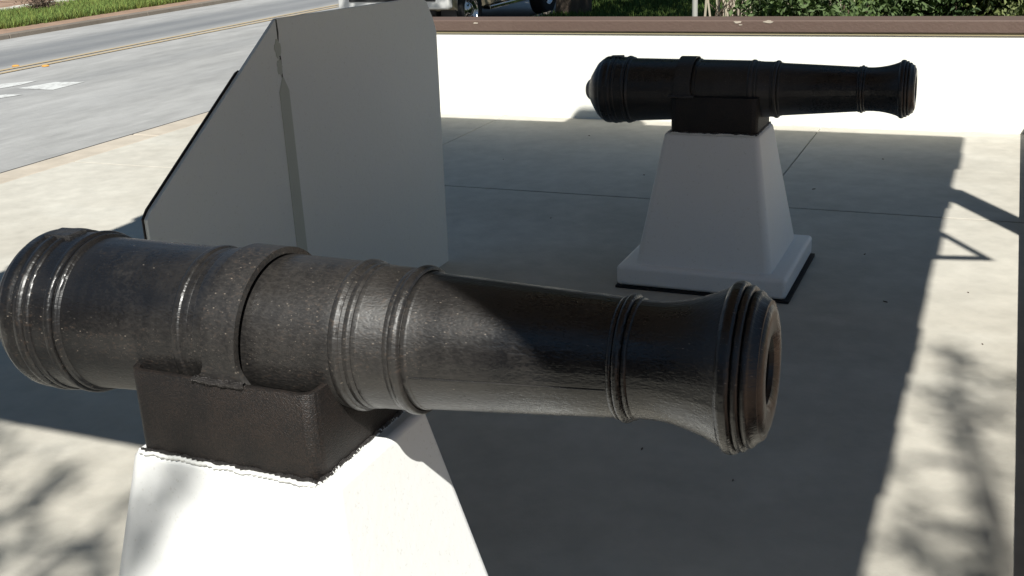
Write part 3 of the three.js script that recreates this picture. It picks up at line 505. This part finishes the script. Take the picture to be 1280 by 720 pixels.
// ---------------------------------------------------------------- parked truck beyond the wall, heading away along the kerb
{
  const X = -7.16, Y = 14.65, t = thing('parked_truck', 'tan pickup truck parked at the kerb beyond the low wall', 'truck', [X, Y, RZ]);
  const hw = 0.80, B = (x0, x1, y0, y1, z0, z1, r = 0.03) => UPZ(boxG(x0, x1, y0, y1, z0, z1, r));
  // wheel arches cut by building the flank from an outline
  const side = new THREE.Shape(); const P = [[-1.85, 0.50], [-1.85, 0.98], [0.15, 0.98], [0.15, 1.02], [2.25, 0.98], [2.30, 0.55], [2.25, 0.42]];
  side.moveTo(-1.85, 0.50); side.lineTo(-1.85, 0.98); side.lineTo(0.15, 1.0); side.lineTo(2.1, 0.96); side.lineTo(2.3, 0.8); side.lineTo(2.3, 0.44); side.lineTo(1.78, 0.40); side.absarc(1.36, 0.40, 0.42, 0, Math.PI, false); side.lineTo(0.94, 0.38); side.lineTo(-0.94, 0.38); side.absarc(-1.36, 0.40, 0.42, 0, Math.PI, false); side.lineTo(-1.85, 0.44);
  const eg = new THREE.ExtrudeGeometry(side, { depth: 2 * hw - 0.06, bevelEnabled: true, bevelSize: 0.02, bevelThickness: 0.03, bevelSegments: 3, curveSegments: 20 });
  eg.applyMatrix4(new THREE.Matrix4().set(0, 0, 1, -hw + 0.03, 1, 0, 0, 0, 0, 1, 0, 0, 0, 0, 0, 1));
  mesh('body', UPZ(toCreasedNormals(eg, 0.6)), M.carPaint, t);
  const cab = new THREE.Shape([[0.0, 0.98], [0.1, 1.52], [0.9, 1.54], [1.35, 0.98]].map((q) => new THREE.Vector2(...q)));
  const cgm = new THREE.ExtrudeGeometry(cab, { depth: 2 * hw - 0.24, bevelEnabled: true, bevelSize: 0.02, bevelThickness: 0.03, bevelSegments: 2 }); cgm.applyMatrix4(new THREE.Matrix4().set(0, 0, 1, -hw + 0.12, 1, 0, 0, 0, 0, 1, 0, 0, 0, 0, 0, 1));
  mesh('cab', UPZ(cgm), M.carPaint, t);
  for (const sd of [-1, 1]) { const ws = new THREE.Shape([[0.14, 1.04], [0.2, 1.44], [0.82, 1.46], [1.14, 1.04]].map((q) => new THREE.Vector2(...q))); const wg = new THREE.ExtrudeGeometry(ws, { depth: 0.012, bevelEnabled: false }); wg.applyMatrix4(new THREE.Matrix4().set(0, 0, 1, sd > 0 ? hw - 0.088 : -hw + 0.076, 1, 0, 0, 0, 0, 1, 0, 0, 0, 0, 0, 1)); mesh('side_window', UPZ(wg), M.glass, t); }
  mesh('rear_window', B(-hw + 0.2, hw - 0.2, 0.0, 0.03, 1.12, 1.42, 0.01), M.glass, t);
  mesh('tailgate', B(-hw + 0.14, hw - 0.14, -1.905, -1.875, 0.55, 0.97, 0.01), M.carPaint, t);
  mesh('rear_bumper', B(-hw + 0.0, hw - 0.0, -2.02, -1.90, 0.42, 0.58, 0.03), M.bumper, t);
  mesh('bumper_step', B(-hw + 0.18, hw - 0.18, -2.035, -2.0, 0.52, 0.57, 0.008), M.blackPlastic, t);
  mesh('number_plate', B(-0.16, 0.16, -2.04, -2.028, 0.435, 0.51, 0.003), M.plate, t);
  for (const sd of [-1, 1]) mesh('tail_light', B(sd * (hw - 0.06) - 0.05, sd * (hw - 0.06) + 0.05, -1.90, -1.868, 0.66, 0.92, 0.01), M.tailLight, t);
  for (const sd of [-1, 1]) mesh('running_board', B(sd * (hw - 0.02) - 0.06, sd * (hw - 0.02) + 0.06, -0.86, 0.86, 0.30, 0.355, 0.015), M.chrome, t);
  mesh('chassis', B(-0.5, 0.5, -1.8, 2.1, 0.26, 0.40, 0.02), M.blackPlastic, t);
  mesh('exhaust_pipe', UPZ(new THREE.CylinderGeometry(0.03, 0.03, 0.5, 14).translate(0.45, -1.75, 0.3)), M.twig, t);
  for (const sd of [-1, 1]) mesh('mud_flap', B(sd * (hw - 0.12) - 0.11, sd * (hw - 0.12) + 0.11, -1.80, -1.788, 0.10, 0.42, 0.004), M.blackPlastic, t);
  for (const wy of [-1.36, 1.36]) for (const sd of [-1, 1]) {
    const wg = new THREE.Group(); wg.name = 'wheel'; wg.position.copy(V(sd * (hw - 0.11), wy, 0.35)); t.add(wg);
    const rot = (g) => g.rotateZ(Math.PI / 2 * -sd);   // lathe axis y -> outward x
    mesh('tyre', rot(new THREE.LatheGeometry([[0.20, -0.10], [0.30, -0.11], [0.338, -0.095], [0.35, -0.06], [0.35, 0.06], [0.338, 0.095], [0.30, 0.11], [0.205, 0.10]].map((q) => new THREE.Vector2(...q)), 48)), M.rubber, wg);
    mesh('rim', rot(new THREE.LatheGeometry([[0.206, -0.09], [0.206, 0.098], [0.198, 0.104], [0.190, 0.098], [0.18, 0.06], [0.11, 0.05], [0.085, 0.085], [0.06, 0.10], [0, 0.102]].map((q) => new THREE.Vector2(...q)), 48)), M.chrome, wg);
    for (let i = 0; i < 8; i++) { const a = i / 8 * 6.283; mesh('rim_hole', rot(new THREE.CylinderGeometry(0.021, 0.021, 0.012, 14).translate(0.148 * Math.cos(a), 0.058, 0.148 * Math.sin(a))), M.blackPlastic, wg); }
  }
}

// ---------------------------------------------------------------- small litter on the paving
{
  const spots = [[-0.62, 6.9], [-1.9, 6.2], [-2.6, 7.2], [-0.5, 5.0], [-0.72, 3.2], [-2.1, 5.2], [-1.6, 6.9], [-0.9, 6.1], [-0.35, 4.4], [-0.05, 4.6], [-0.6, 2.8], [-0.9, 2.9], [-2.9, 6.4], [-2.0, 7.0], [0.02, 4.05]];
  for (const [x, y] of spots) { const t = thing('dry_leaf', 'tiny curled dry leaf lying on the concrete paving', 'leaf', [x, y, 0.001], 'dry leaves scattered on the paving'); const a = rr(0, 3.1), l = rr(0.004, 0.011); const g = leafGeo(1, () => [0, 0, 0], 0.001); const s = new THREE.Shape(); s.moveTo(-l, 0); s.quadraticCurveTo(0, l * 0.6, l, 0); s.quadraticCurveTo(0, -l * 0.6, -l, 0); const gg = new THREE.ExtrudeGeometry(s, { depth: 0.003, bevelEnabled: false, curveSegments: 5 }).rotateZ(a); mesh('blade', UPZ(gg), M.twig, t); }
}
renderer.render(scene, camera);
